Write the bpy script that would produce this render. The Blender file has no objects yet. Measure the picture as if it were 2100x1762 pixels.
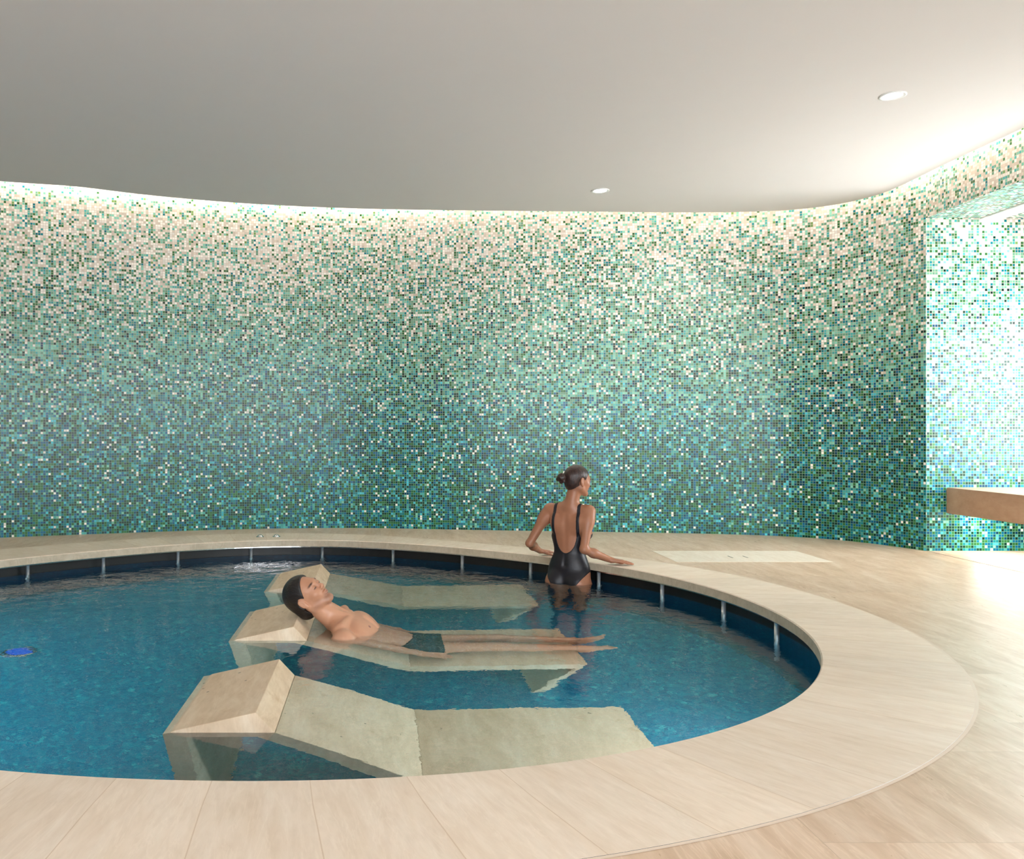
import bpy, bmesh, math, random
import numpy as np
from mathutils import Vector, Matrix

scene = bpy.context.scene
COL = scene.collection
random.seed(7)
rng = np.random.default_rng(5)
PI = math.pi
ZW = -0.14            # water level
ZF = -1.04            # pool floor level
ZC = 2.95             # ceiling soffit
WALL_TOP = 3.45
TILE = 0.0223

# ------------------------------------------------------------------ helpers
def link(o, parent=None):
    COL.objects.link(o)
    if parent is not None:
        o.parent = parent
    return o

def tag(o, label=None, cat=None, group=None, kind=None):
    if label: o['label'] = label
    if cat: o['category'] = cat
    if group: o['group'] = group
    if kind: o['kind'] = kind
    return o

def empty(name, loc=(0, 0, 0)):
    o = bpy.data.objects.new(name, None)
    o.location = loc
    o.empty_display_size = 0.1
    return link(o)

def mesh_obj(name, verts, faces, mat, parent=None, smooth=False, uvs=None, autosmooth=False):
    me = bpy.data.meshes.new(name)
    me.from_pydata([tuple(v) for v in verts], [], [tuple(f) for f in faces])
    if uvs is not None:
        uvl = me.uv_layers.new(name='UVMap')
        i = 0
        for p in me.polygons:
            for li in p.loop_indices:
                uvl.data[li].uv = uvs[i]
                i += 1
    me.materials.append(mat)
    if smooth:
        for p in me.polygons: p.use_smooth = True
    me.update()
    o = bpy.data.objects.new(name, me)
    return link(o, parent)

def bm_obj(name, bm, mat, parent=None, smooth=False):
    me = bpy.data.meshes.new(name)
    bmesh.ops.recalc_face_normals(bm, faces=bm.faces)
    bm.to_mesh(me); bm.free()
    me.materials.append(mat)
    if smooth:
        for p in me.polygons: p.use_smooth = True
    o = bpy.data.objects.new(name, me)
    return link(o, parent)

def local_to(o, parent):
    """mesh made in world coordinates -> keep it in place under a moved parent"""
    o.parent = parent
    o.matrix_parent_inverse = Matrix.Translation(-Vector(parent.location))
    return o

def add_box(bm, x0, x1, y0, y1, z0, z1):
    vs = [bm.verts.new(p) for p in ((x0,y0,z0),(x1,y0,z0),(x1,y1,z0),(x0,y1,z0),
                                    (x0,y0,z1),(x1,y0,z1),(x1,y1,z1),(x0,y1,z1))]
    for f in ((0,3,2,1),(4,5,6,7),(0,1,5,4),(1,2,6,5),(2,3,7,6),(3,0,4,7)):
        bm.faces.new([vs[i] for i in f])

def bevel(bm, w, seg=2):
    bmesh.ops.bevel(bm, geom=list(bm.edges), offset=w, segments=seg, profile=0.5, affect='EDGES')

def lathe(name, prof, mat, parent=None, n=32, loc=(0,0,0)):
    bm = bmesh.new()
    rings = []
    for r, z in prof:
        if r < 1e-6:
            rings.append([bm.verts.new((loc[0], loc[1], loc[2]+z))])
        else:
            rings.append([bm.verts.new((loc[0]+r*math.cos(2*PI*i/n), loc[1]+r*math.sin(2*PI*i/n), loc[2]+z)) for i in range(n)])
    for a, b in zip(rings, rings[1:]):
        for i in range(n):
            j = (i+1) % n
            if len(a) == 1 and len(b) == 1: continue
            if len(a) == 1: bm.faces.new((a[0], b[j], b[i]))
            elif len(b) == 1: bm.faces.new((a[i], a[j], b[0]))
            else: bm.faces.new((a[i], a[j], b[j], b[i]))
    return bm_obj(name, bm, mat, parent, smooth=True)

# ------------------------------------------------------------------ node helpers
def srgb(r, g, b):
    def c(v):
        v /= 255.0
        return v/12.92 if v <= 0.04045 else ((v+0.055)/1.055)**2.4
    return (c(r), c(g), c(b), 1.0)

class NT:
    def __init__(self, name):
        self.m = bpy.data.materials.new(name)
        self.m.use_nodes = True
        self.t = self.m.node_tree
        self.t.nodes.clear()
        self.out = self.t.nodes.new('ShaderNodeOutputMaterial')
    def n(self, typ, **kw):
        nd = self.t.nodes.new(typ)
        for k, v in kw.items(): setattr(nd, k, v)
        return nd
    def l(self, a, b): self.t.links.new(a, b)
    def val(self, sock, v):
        if hasattr(v, 'is_output') or isinstance(v, bpy.types.NodeSocket): self.l(v, sock)
        else: sock.default_value = v
    def math(self, op, a, b=None, c=None):
        nd = self.n('ShaderNodeMath', operation=op)
        self.val(nd.inputs[0], a)
        if b is not None: self.val(nd.inputs[1], b)
        if c is not None: self.val(nd.inputs[2], c)
        return nd.outputs[0]
    def mix(self, fac, a, b, blend='MIX'):
        nd = self.n('ShaderNodeMix', data_type='RGBA', blend_type=blend)
        self.val(nd.inputs['Factor'], fac)
        self.val(nd.inputs[6], a); self.val(nd.inputs[7], b)
        return nd.outputs[2]
    def noise(self, vec, scale, detail=3, rough=0.5, dist=0.0):
        nd = self.n('ShaderNodeTexNoise')
        if vec is not None: self.l(vec, nd.inputs['Vector'])
        nd.inputs['Scale'].default_value = scale
        nd.inputs['Detail'].default_value = detail
        nd.inputs['Roughness'].default_value = rough
        nd.inputs['Distortion'].default_value = dist
        return nd.outputs['Fac']
    def ramp(self, fac, stops, interp='LINEAR'):
        nd = self.n('ShaderNodeValToRGB')
        cr = nd.color_ramp
        cr.interpolation = interp
        while len(cr.elements) > 1: cr.elements.remove(cr.elements[-1])
        cr.elements[0].position = stops[0][0]; cr.elements[0].color = stops[0][1]
        for p, c in stops[1:]:
            e = cr.elements.new(p); e.color = c
        self.l(fac, nd.inputs[0])
        return nd.outputs[0]
    def mapping(self, vec, scale=(1,1,1), rot=(0,0,0), loc=(0,0,0)):
        nd = self.n('ShaderNodeMapping')
        self.l(vec, nd.inputs[0])
        nd.inputs['Scale'].default_value = scale
        nd.inputs['Rotation'].default_value = rot
        nd.inputs['Location'].default_value = loc
        return nd.outputs[0]
    def bsdf(self, color=None, rough=0.5, metal=0.0, spec=0.5, normal=None, coat=0.0):
        b = self.n('ShaderNodeBsdfPrincipled')
        if color is not None: self.val(b.inputs['Base Color'], color)
        self.val(b.inputs['Roughness'], rough)
        b.inputs['Metallic'].default_value = metal
        b.inputs['Specular IOR Level'].default_value = spec
        b.inputs['Coat Weight'].default_value = coat
        if normal is not None: self.l(normal, b.inputs['Normal'])
        self.l(b.outputs[0], self.out.inputs[0])
        return b
    def bump(self, h, strength=0.2, dist=0.01):
        nd = self.n('ShaderNodeBump')
        nd.inputs['Strength'].default_value = strength
        nd.inputs['Distance'].default_value = dist
        self.l(h, nd.inputs['Height'])
        return nd.outputs[0]

def plain(name, col, rough=0.5, metal=0.0, spec=0.5, coat=0.0, vary=0.04):
    t = NT(name)
    tc = t.n('ShaderNodeTexCoord')
    nz = t.noise(tc.outputs['Object'], 6.0, 4)
    c2 = tuple(min(1, v*(1+vary*2)) for v in col[:3])+(1,)
    c1 = tuple(v*(1-vary*2) for v in col[:3])+(1,)
    c = t.mix(nz, c1, c2)
    t.bsdf(c, rough, metal, spec, coat=coat)
    return t.m

def emit(name, col, strength):
    t = NT(name)
    e = t.n('ShaderNodeEmission')
    e.inputs[0].default_value = col
    e.inputs[1].default_value = strength
    t.l(e.outputs[0], t.out.inputs[0])
    return t.m

# ------------------------------------------------------------------ materials
C_CREAM = srgb(240,234,226); C_BEIGE = srgb(214,200,186); C_SAGE = srgb(98,150,124)
C_MINT = srgb(124,194,172); C_LTEAL = srgb(68,162,160); C_TEAL = srgb(12,112,124)
C_GREEN = srgb(42,100,52); C_DGREEN = srgb(4,50,40); C_BLACK = srgb(8,30,30)
C_BLUE = srgb(0,92,132); C_AQUA = srgb(70,186,204); C_NAVY = srgb(0,60,94)
C_OLIVE = srgb(110,148,84)

def mosaic_mat(name, rough=0.27):
    t = NT(name)
    uv = t.n('ShaderNodeUVMap'); uv.uv_map = 'UVMap'
    sc = t.n('ShaderNodeVectorMath', operation='SCALE')
    t.l(uv.outputs[0], sc.inputs[0]); sc.inputs['Scale'].default_value = 1.0/TILE
    fl = t.n('ShaderNodeVectorMath', operation='FLOOR'); t.l(sc.outputs[0], fl.inputs[0])
    fr = t.n('ShaderNodeVectorMath', operation='FRACTION'); t.l(sc.outputs[0], fr.inputs[0])
    def white(off):
        ad = t.n('ShaderNodeVectorMath', operation='ADD'); t.l(fl.outputs[0], ad.inputs[0])
        ad.inputs[1].default_value = (off, off*1.7, off*0.3)
        w = t.n('ShaderNodeTexWhiteNoise', noise_dimensions='3D'); t.l(ad.outputs[0], w.inputs[0])
        return w.outputs['Value']
    r1, r2, r3 = white(0.5), white(31.5), white(77.5)
    # height in metres of the cell, jittered, with slow waves
    sep = t.n('ShaderNodeSeparateXYZ'); t.l(fl.outputs[0], sep.inputs[0])
    hgt = t.math('MULTIPLY', sep.outputs[1], TILE)
    big = t.noise(t.mapping(fl.outputs[0], scale=(TILE, TILE*1.3, 1)), 0.75, 2, 0.5)
    small = t.noise(t.mapping(fl.outputs[0], scale=(TILE, TILE, 1)), 4.5, 2, 0.5)
    h = t.math('ADD', hgt, t.math('MULTIPLY', t.math('SUBTRACT', r2, 0.5), 0.8))
    h = t.math('ADD', h, t.math('MULTIPLY', t.math('SUBTRACT', big, 0.5), 0.9))
    h = t.math('ADD', h, t.math('MULTIPLY', t.math('SUBTRACT', small, 0.5), 0.7))
    def pal(lst):
        tot = sum(w for w, c in lst); p = 0; st = []
        for w, c in lst:
            st.append((p, c)); p += w/tot
        return t.ramp(r1, st, 'CONSTANT')
    top = pal([(48,C_CREAM),(32,C_BEIGE),(8,C_MINT),(6,C_SAGE),(2,C_OLIVE),(3,C_LTEAL),(1,C_GREEN)])
    b1 = pal([(28,C_CREAM),(18,C_BEIGE),(18,C_SAGE),(10,C_MINT),(12,C_GREEN),(6,C_TEAL),(8,C_LTEAL)])
    b2 = pal([(8,C_CREAM),(6,C_BEIGE),(28,C_SAGE),(22,C_MINT),(7,C_GREEN),(10,C_LTEAL),(8,C_TEAL),(9,C_DGREEN),(2,C_BLACK)])
    b3 = pal([(4,C_CREAM),(3,C_BEIGE),(14,C_SAGE),(22,C_MINT),(20,C_LTEAL),(12,C_TEAL),(13,C_DGREEN),(8,C_GREEN),(4,C_NAVY)])
    b4 = pal([(4,C_CREAM),(6,C_AQUA),(15,C_LTEAL),(20,C_TEAL),(12,C_BLUE),(18,C_DGREEN),(14,C_GREEN),(5,C_MINT),(6,C_NAVY)])
    b5 = pal([(3,C_CREAM),(4,C_AQUA),(9,C_LTEAL),(15,C_TEAL),(14,C_BLUE),(23,C_DGREEN),(20,C_GREEN),(3,C_MINT),(8,C_NAVY)])
    c = b5
    for lvl, nxt in ((0.76,b4),(1.28,b3),(1.74,b2),(2.18,b1),(2.76,top)):
        c = t.mix(t.math('GREATER_THAN', h, lvl), c, nxt)
    # small tone change from tile to tile
    hsv = t.n('ShaderNodeHueSaturation'); t.l(c, hsv.inputs['Color'])
    t.l(t.math('MULTIPLY_ADD', r3, 0.35, 0.85), hsv.inputs['Value'])
    hsv.inputs['Saturation'].default_value = 1.0
    # grout
    sf = t.n('ShaderNodeSeparateXYZ'); t.l(fr.outputs[0], sf.inputs[0])
    ex = t.math('ABSOLUTE', t.math('SUBTRACT', sf.outputs[0], 0.5))
    ey = t.math('ABSOLUTE', t.math('SUBTRACT', sf.outputs[1], 0.5))
    e = t.math('MAXIMUM', ex, ey)
    g = t.math('GREATER_THAN', e, 0.435)
    gcol = t.mix(t.math('MULTIPLY_ADD', hgt, 0.4, 0.0), srgb(92,152,128), srgb(205,192,176))
    col = t.mix(g, hsv.outputs[0], gcol)
    # every tile sits at a very slightly different tilt
    wn = t.n('ShaderNodeTexWhiteNoise', noise_dimensions='3D'); t.l(fl.outputs[0], wn.inputs[0])
    sb = t.n('ShaderNodeVectorMath', operation='SUBTRACT'); t.l(wn.outputs['Color'], sb.inputs[0]); sb.inputs[1].default_value = (0.5,0.5,0.5)
    s2 = t.n('ShaderNodeVectorMath', operation='SCALE'); t.l(sb.outputs[0], s2.inputs[0]); s2.inputs['Scale'].default_value = 0.05
    geo = t.n('ShaderNodeNewGeometry')
    an = t.n('ShaderNodeVectorMath', operation='ADD'); t.l(geo.outputs['Normal'], an.inputs[0]); t.l(s2.outputs[0], an.inputs[1])
    nn = t.n('ShaderNodeVectorMath', operation='NORMALIZE'); t.l(an.outputs[0], nn.inputs[0])
    rg = t.math('MULTIPLY_ADD', g, 0.5, rough)
    t.bsdf(col, rg, 0, 0.25, normal=nn.outputs[0])
    return t.m

def pool_tile_mat(name, cols=((0,108,146),(0,126,162),(0,144,174),(0,164,188),(60,200,212)), mid=(0,120,158)):
    t = NT(name)
    tc = t.n('ShaderNodeTexCoord')
    sc = t.n('ShaderNodeVectorMath', operation='SCALE')
    t.l(tc.outputs['Object'], sc.inputs[0]); sc.inputs['Scale'].default_value = 1.0/0.022
    fl = t.n('ShaderNodeVectorMath', operation='FLOOR'); t.l(sc.outputs[0], fl.inputs[0])
    w = t.n('ShaderNodeTexWhiteNoise', noise_dimensions='3D'); t.l(fl.outputs[0], w.inputs[0])
    c = t.ramp(w.outputs['Value'], [(p, srgb(*q)) for p, q in zip((0,0.3,0.6,0.85,0.97), cols)], 'CONSTANT')
    nz = t.noise(tc.outputs['Object'], 2.2, 3)
    c = t.mix(nz, c, srgb(*mid))
    t.bsdf(c, 0.35, 0, 0.4)
    return t.m

def stone_mat(name, c_lo, c_mid, c_hi, streak=(1.2, 9.0, 1.0), rot=0.0, rough=0.35, uvbased=False,
              slab=None, coping=False, veins=0.35, spots=False, coat=0.0, joint=(0.55,0.42,0.30,1)):
    t = NT(name)
    if uvbased:
        uv = t.n('ShaderNodeUVMap'); uv.uv_map = 'UVMap'; vec = uv.outputs[0]
    else:
        tc = t.n('ShaderNodeTexCoord'); vec = tc.outputs['Object']
    if rot: vec = t.mapping(vec, rot=(0, 0, rot))
    shift = None
    jfac = None
    if slab:
        # running-bond slabs: cell id offsets the veining and the tone
        su, sv = slab
        sx = t.n('ShaderNodeSeparateXYZ'); t.l(vec, sx.inputs[0])
        row = t.math('FLOOR', t.math('DIVIDE', sx.outputs[1], sv)) if not coping else None
        if coping:
            uu = t.math('DIVIDE', sx.outputs[0], su)
            cell = t.math('FLOOR', uu)
            fu = t.math('FRACT', uu)
            d = t.math('MULTIPLY', t.math('MINIMUM', fu, t.math('SUBTRACT', 1.0, fu)), su)
            jfac = t.math('LESS_THAN', d, 0.0014)
            cid = cell
        else:
            # rows run along Y; columns offset per column
            colid = t.math('FLOOR', t.math('DIVIDE', sx.outputs[0], su))
            off = t.math('MULTIPLY', t.math('MODULO', colid, 2.0), sv*0.45)
            yy = t.math('DIVIDE', t.math('ADD', sx.outputs[1], off), sv)
            rid = t.math('FLOOR', yy)
            fx = t.math('FRACT', t.math('DIVIDE', sx.outputs[0], su))
            fy = t.math('FRACT', yy)
            dx = t.math('MULTIPLY', t.math('MINIMUM', fx, t.math('SUBTRACT', 1.0, fx)), su)
            dy = t.math('MULTIPLY', t.math('MINIMUM', fy, t.math('SUBTRACT', 1.0, fy)), sv)
            jfac = t.math('LESS_THAN', t.math('MINIMUM', dx, dy), 0.0013)
            cid = t.math('ADD', t.math('MULTIPLY', colid, 13.7), t.math('MULTIPLY', rid, 5.3))
        cw = t.n('ShaderNodeTexWhiteNoise', noise_dimensions='1D'); t.l(cid, cw.inputs['W'])
        cmb = t.n('ShaderNodeCombineXYZ')
        t.l(t.math('MULTIPLY', cw.outputs['Value'], 17.0), cmb.inputs[2])
        ad = t.n('ShaderNodeVectorMath', operation='ADD'); t.l(vec, ad.inputs[0]); t.l(cmb.outputs[0], ad.inputs[1])
        vec = ad.outputs[0]
        shift = cw.outputs['Value']
    st = t.mapping(vec, scale=streak)
    n1 = t.noise(st, 1.6, 6, 0.62, 0.6)
    n2 = t.noise(st, 7.0, 5, 0.6, 0.3)
    base = t.ramp(n1, [(0.25, c_lo), (0.5, c_mid), (0.75, c_hi)])
    fine = t.ramp(n2, [(0.3, (0.86,0.84,0.81,1)), (0.6, (1,1,1,1))])
    base = t.mix(0.55, base, fine, 'MULTIPLY')
    # pale veins
    vn = t.noise(t.mapping(vec, scale=(streak[0]*0.8, streak[1]*0.4, 1)), 2.2, 5, 0.65, 1.2)
    v = t.math('ABSOLUTE', t.math('SUBTRACT', vn, 0.5))
    vm = t.ramp(v, [(0.0, (1,1,1,1)), (0.022, (0,0,0,1))])
    base = t.mix(t.math('MULTIPLY', vm, veins), base, tuple(min(1, x*1.12) for x in c_hi[:3])+(1,))
    if shift is not None:
        hs = t.n('ShaderNodeHueSaturation'); t.l(base, hs.inputs['Color'])
        t.l(t.math('MULTIPLY_ADD', shift, 0.10, 0.95), hs.inputs['Value'])
        base = hs.outputs[0]
    if spots:
        vo = t.n('ShaderNodeTexVoronoi'); t.l(vec, vo.inputs['Vector']); vo.inputs['Scale'].default_value = 11.0
        sp = t.math('LESS_THAN', vo.outputs['Distance'], 0.075)
        gate = t.math('GREATER_THAN', t.noise(vec, 3.0, 2), 0.50)
        base = t.mix(t.math('MULTIPLY', t.math('MULTIPLY', sp, gate), 0.7), base, srgb(96,84,62))
        rust = t.ramp(t.noise(vec, 5.0, 4, 0.7), [(0.62,(0,0,0,1)),(0.72,(1,1,1,1))])
        base = t.mix(t.math('MULTIPLY', rust, 0.35), base, srgb(184,142,84))
    if jfac is not None:
        base = t.mix(t.math('MULTIPLY', jfac, 0.55), base, joint)
    rg = t.ramp(n2, [(0.3, (rough*1.25,)*3+(1,)), (0.7, (rough*0.85,)*3+(1,))])
    b = t.bsdf(base, rg, 0, 0.45, normal=t.bump(n2, 0.08, 0.003), coat=coat)
    return t.m

M_mosaic = mosaic_mat('mosaic_tile')
M_pool = pool_tile_mat('pool_mosaic')
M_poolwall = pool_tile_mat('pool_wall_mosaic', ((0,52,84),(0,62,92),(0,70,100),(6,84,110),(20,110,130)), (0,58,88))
M_floor = stone_mat('floor_limestone', srgb(194,163,134), srgb(213,185,159), srgb(228,206,185), streak=(6.5,1.4,1), rot=0.0,
                    rough=0.32, slab=(1.05,0.58), veins=0.30, joint=srgb(176,150,122))
M_coping = stone_mat('coping_limestone', srgb(226,205,182), srgb(233,214,194), srgb(239,223,206), streak=(7.0,1.1,1),
                     uvbased=True, coping=True, slab=(0.272,1.0), rough=0.42, veins=0.22, joint=srgb(196,166,134))
M_fascia = stone_mat('coping_edge_stone', srgb(176,160,136), srgb(196,180,156), srgb(208,194,172), streak=(5,5,5), rough=0.5)
M_lounge = stone_mat('lounger_travertine', srgb(208,180,148), srgb(225,200,170), srgb(236,217,192), streak=(5.5,1.6,3.0),
                     rough=0.5, veins=0.2, spots=True)
M_bench = stone_mat('bench_stone', srgb(168,134,108), srgb(182,148,122), srgb(192,160,134), streak=(1.5,2,4), rough=0.4, veins=0.15)
M_panel = stone_mat('panel_stone', srgb(228,212,192), srgb(236,222,204), srgb(242,230,214), streak=(6.5,1.4,1), rough=0.35, veins=0.15)
M_ceiling = plain('ceiling_plaster', srgb(226,221,218), 0.9, vary=0.005)
M_plaster = plain('cove_plaster', srgb(240,236,228), 0.9, vary=0.005)
M_wallpaint = plain('side_wall_plaster', srgb(216,206,192), 0.85, vary=0.01)
M_chrome = plain('brushed_steel', (0.72,0.73,0.75,1), 0.16, metal=1.0, vary=0.02)
M_post = plain('satin_steel', (0.86,0.86,0.87,1), 0.38, metal=0.85, vary=0.02)
M_black = plain('black_gutter_lining', srgb(16,15,15), 0.5, vary=0.1)
M_white = plain('white_metal', srgb(238,238,236), 0.4, vary=0.01)
M_joint = plain('joint_grey', srgb(120,100,80), 0.6)
M_seam = plain('outer_joint_grout', srgb(226,206,186), 0.5)
M_led = emit('cove_led', (1.0, 0.91, 0.78, 1), 38.0)
M_down = emit('downlight_lens', (1.0, 0.96, 0.9, 1), 14.0)
M_slot = emit('linear_lamp', (1.0, 0.98, 0.94, 1), 9.0)
M_poolfill = emit('pool_fill_lens', (0.90, 0.96, 1.0, 1), 215.0)  # for the added fill lamps that brighten the pool from below the water
M_bluelamp = emit('blue_pool_lamp', (0.01, 0.10, 0.70, 1), 0.8)
M_underbench = emit('bench_led', (1.0, 0.97, 0.9, 1), 100.0)

def water_mat():
    t = NT('pool_water')
    tc = t.n('ShaderNodeTexCoord')
    v = tc.outputs['Object']
    n1 = t.noise(t.mapping(v, scale=(1.0, 1.0, 1)), 3.2, 3, 0.5, 0.3)
    n2 = t.noise(t.mapping(v, scale=(1.0, 1.0, 1)), 11.0, 3, 0.55, 0.5)
    # a little rougher around the standing woman and along the far rim
    sx = t.n('ShaderNodeSeparateXYZ'); t.l(v, sx.inputs[0])
    far = t.n('ShaderNodeMapRange'); t.l(sx.outputs[1], far.inputs[0])
    for i, q in ((1,4.6),(2,6.4),(3,0.35),(4,1.0)): far.inputs[i].default_value = q
    h = t.math('ADD', t.math('MULTIPLY', n1, 1.0), t.math('MULTIPLY', n2, 0.42))
    h = t.math('MULTIPLY', h, far.outputs[0])
    bp = t.n('ShaderNodeBump'); bp.inputs['Strength'].default_value = 0.42; bp.inputs['Distance'].default_value = 0.03
    t.l(h, bp.inputs['Height'])
    g = t.n('ShaderNodeBsdfGlass'); g.inputs['Roughness'].default_value = 0.0; g.inputs['IOR'].default_value = 1.333
    t.l(bp.outputs[0], g.inputs['Normal'])
    t.l(g.outputs[0], t.out.inputs[0])
    va = t.n('ShaderNodeVolumeAbsorption')
    va.inputs[0].default_value = (0.50, 0.90, 0.92, 1); va.inputs[1].default_value = 0.22
    t.l(va.outputs[0], t.out.inputs['Volume'])
    return t.m
M_water = water_mat()

def skin_mat(name, rough=0.42):
    t = NT(name)
    a = t.n('ShaderNodeVertexColor'); a.layer_name = 'Col'
    tc = t.n('ShaderNodeTexCoord')
    n1 = t.noise(tc.outputs['Object'], 30.0, 4, 0.6)
    c = t.mix(0.12, a.outputs[0], t.ramp(n1, [(0.3,(0.7,0.55,0.5,1)),(0.7,(1,0.98,0.95,1))]), 'MULTIPLY')
    b = t.bsdf(c, rough, 0, 0.45, normal=t.bump(t.noise(tc.outputs['Object'], 220.0, 2), 0.05, 0.001))
    b.inputs['Subsurface Weight'].default_value = 0.0
    b.inputs['Subsurface Radius'].default_value = (0.02, 0.008, 0.004)
    b.inputs['Subsurface Scale'].default_value = 0.5
    return t.m
M_skin = skin_mat('skin')

def hair_mat(name, c1, c2, scale=(3,90,90), rot=(0,0,0), rough=0.32):
    t = NT(name)
    tc = t.n('ShaderNodeTexCoord')
    m = t.mapping(tc.outputs['Object'], scale=scale, rot=rot)
    n1 = t.noise(m, 2.0, 4, 0.6, 0.2)
    c = t.ramp(n1, [(0.35, c1), (0.7, c2)])
    t.bsdf(c, rough, 0, 0.5, normal=t.bump(n1, 0.6, 0.006))
    return t.m
M_hair_w = hair_mat('dark_brown_hair', srgb(26,14,12), srgb(72,44,38), scale=(60,60,8), rot=(0.3,0.9,0.4))
M_hair_m = hair_mat('black_hair', srgb(6,4,4), srgb(34,26,24), scale=(10,60,60), rot=(0,-0.5,0), rough=0.42)

def fabric(name, col, rough=0.35, sheen=0.3):
    t = NT(name)
    tc = t.n('ShaderNodeTexCoord')
    n1 = t.noise(tc.outputs['Object'], 45.0, 3)
    c = t.mix(n1, tuple(v*0.8 for v in col[:3])+(1,), tuple(v*1.15 for v in col[:3])+(1,))
    b = t.bsdf(c, rough, 0, 0.5, normal=t.bump(t.noise(tc.outputs['Object'], 14.0, 2), 0.15, 0.01))
    b.inputs['Sheen Weight'].default_value = sheen
    return t.m
M_suit = fabric('black_swimsuit_fabric', srgb(16,13,24), 0.46, 0.0)
M_trunks = fabric('dark_green_trunks_fabric', srgb(16,34,40), 0.6, 0.0)

# ------------------------------------------------------------------ curves (measured plan shapes)
def fourier_closed(pts, c, order=4, reg=1e-3, n=192):
    P = np.array(pts, float) - np.array(c)
    th = np.arctan2(P[:,1], P[:,0]); r = np.hypot(P[:,0], P[:,1])
    def basis(a):
        cols = [np.ones_like(a)]
        for k in range(1, order+1): cols += [np.cos(k*a), np.sin(k*a)]
        return np.stack(cols, 1)
    A = basis(th)
    R = np.diag([0.0]+[reg*(k**2)**1.5 for k in range(1, order+1) for _ in (0,1)])
    co = np.linalg.solve(A.T@A + R*len(pts), A.T@r)
    a = np.linspace(0, 2*np.pi, n, endpoint=False)
    rr = basis(a)@co
    return np.stack([c[0]+rr*np.cos(a), c[1]+rr*np.sin(a)], 1)

def catmull(pts, per=8):
    P = [np.array(p, float) for p in pts]
    P = [2*P[0]-P[1]] + P + [2*P[-1]-P[-2]]
    out = []
    for i in range(1, len(P)-2):
        p0, p1, p2, p3 = P[i-1:i+3]
        for k in range(per):
            t = k/per
            out.append(0.5*((2*p1)+(-p0+p2)*t+(2*p0-5*p1+4*p2-p3)*t*t+(-p0+3*p1-3*p2+p3)*t**3))
    out.append(P[-2])
    return np.array(out)

def smooth_open(P, it=6):
    P = P.copy()
    for _ in range(it):
        P[1:-1] = 0.25*P[:-2]+0.5*P[1:-1]+0.25*P[2:]
    return P

PC = (-0.62, 5.15)
inner_pts = [(-2.842,6.485),(-2.013,7.208),(-1.198,7.617),(-0.531,7.685),(0.209,7.455),(0.988,6.95),(1.26,6.735),(1.603,6.297),
    (1.769,6.057),(2.004,5.609),(2.106,4.984),(2.113,4.531),(2.045,4.193),(1.941,3.842),(1.827,3.597),(1.679,3.355),(1.494,3.132),
    (1.276,2.957),(1.069,2.818),(0.844,2.688),(0.454,2.524),(0.027,2.447),(-0.382,2.426),(-0.588,2.433),(-1.089,2.485),
    (-1.9,2.78),(-2.7,3.35),(-3.2,4.1),(-3.4,5.0),(-3.25,5.9)]
inner = fourier_closed(inner_pts, PC, order=6, reg=2e-6)
outer_pts = [(2.281,6.015),(2.493,5.609),(2.554,5.013),(2.571,4.234),(2.458,3.776),(2.225,3.254),(2.063,3.018),(1.839,2.76),
    (1.658,2.6),(1.427,2.419),(1.179,2.265),(0.925,2.143),(0.639,2.035),
    (-1.22,8.15),(-0.63,8.19),(0.235,7.86),(0.92,7.42),(1.66,6.83),(-2.3,7.7),(-3.3,6.85),
    (-0.4,1.85),(-1.5,1.98),(-2.6,2.5),(-3.5,3.35),(-4.0,4.8),(-3.85,6.0)]
outer = fourier_closed(outer_pts, PC, order=6, reg=2e-6)
NC = len(inner)

def offset_closed(P, d):
    T = np.roll(P, -1, 0) - np.roll(P, 1, 0)
    T /= np.linalg.norm(T, axis=1)[:,None]
    N = np.stack([T[:,1], -T[:,0]], 1)      # outward for CCW curve
    return P + N*d
basin = offset_closed(inner, 0.095)

wall_pts = [(-7.2,6.2),(-6.0,6.75),(-4.9,7.2),(-3.459,7.86),(-2.904,8.05),(-2.297,8.26),(-1.358,8.55),(-0.39,8.65),(0.255,8.58),
            (1.042,8.44),(2.409,8.27),(3.27,8.12),(3.85,7.90),(4.2,7.52),(4.404,7.006)]
wallc = smooth_open(catmull(wall_pts, 10), 30)
wallc[-1] = (4.404, 7.006)
ceil_pts = [(-7.0,5.3),(-5.6,5.9),(-4.3,6.45),(-3.019,6.889),(-2.472,7.03),(-1.966,7.29),(-1.197,7.56),(-0.348,7.72),(0.525,7.792),(1.851,7.845),
            (2.745,7.875),(3.18,7.862),(3.606,7.81),(3.966,7.63),(4.16,7.33),(4.205,7.013),(4.19,6.353),(4.201,5.665),(4.2,4.5),(4.2,3.0),(4.2,0.0),(4.2,-3.0)]
ceilc = smooth_open(catmull(ceil_pts, 8), 6)

# ------------------------------------------------------------------ the setting
def struct(o): o['kind'] = 'structure'; return o

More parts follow.
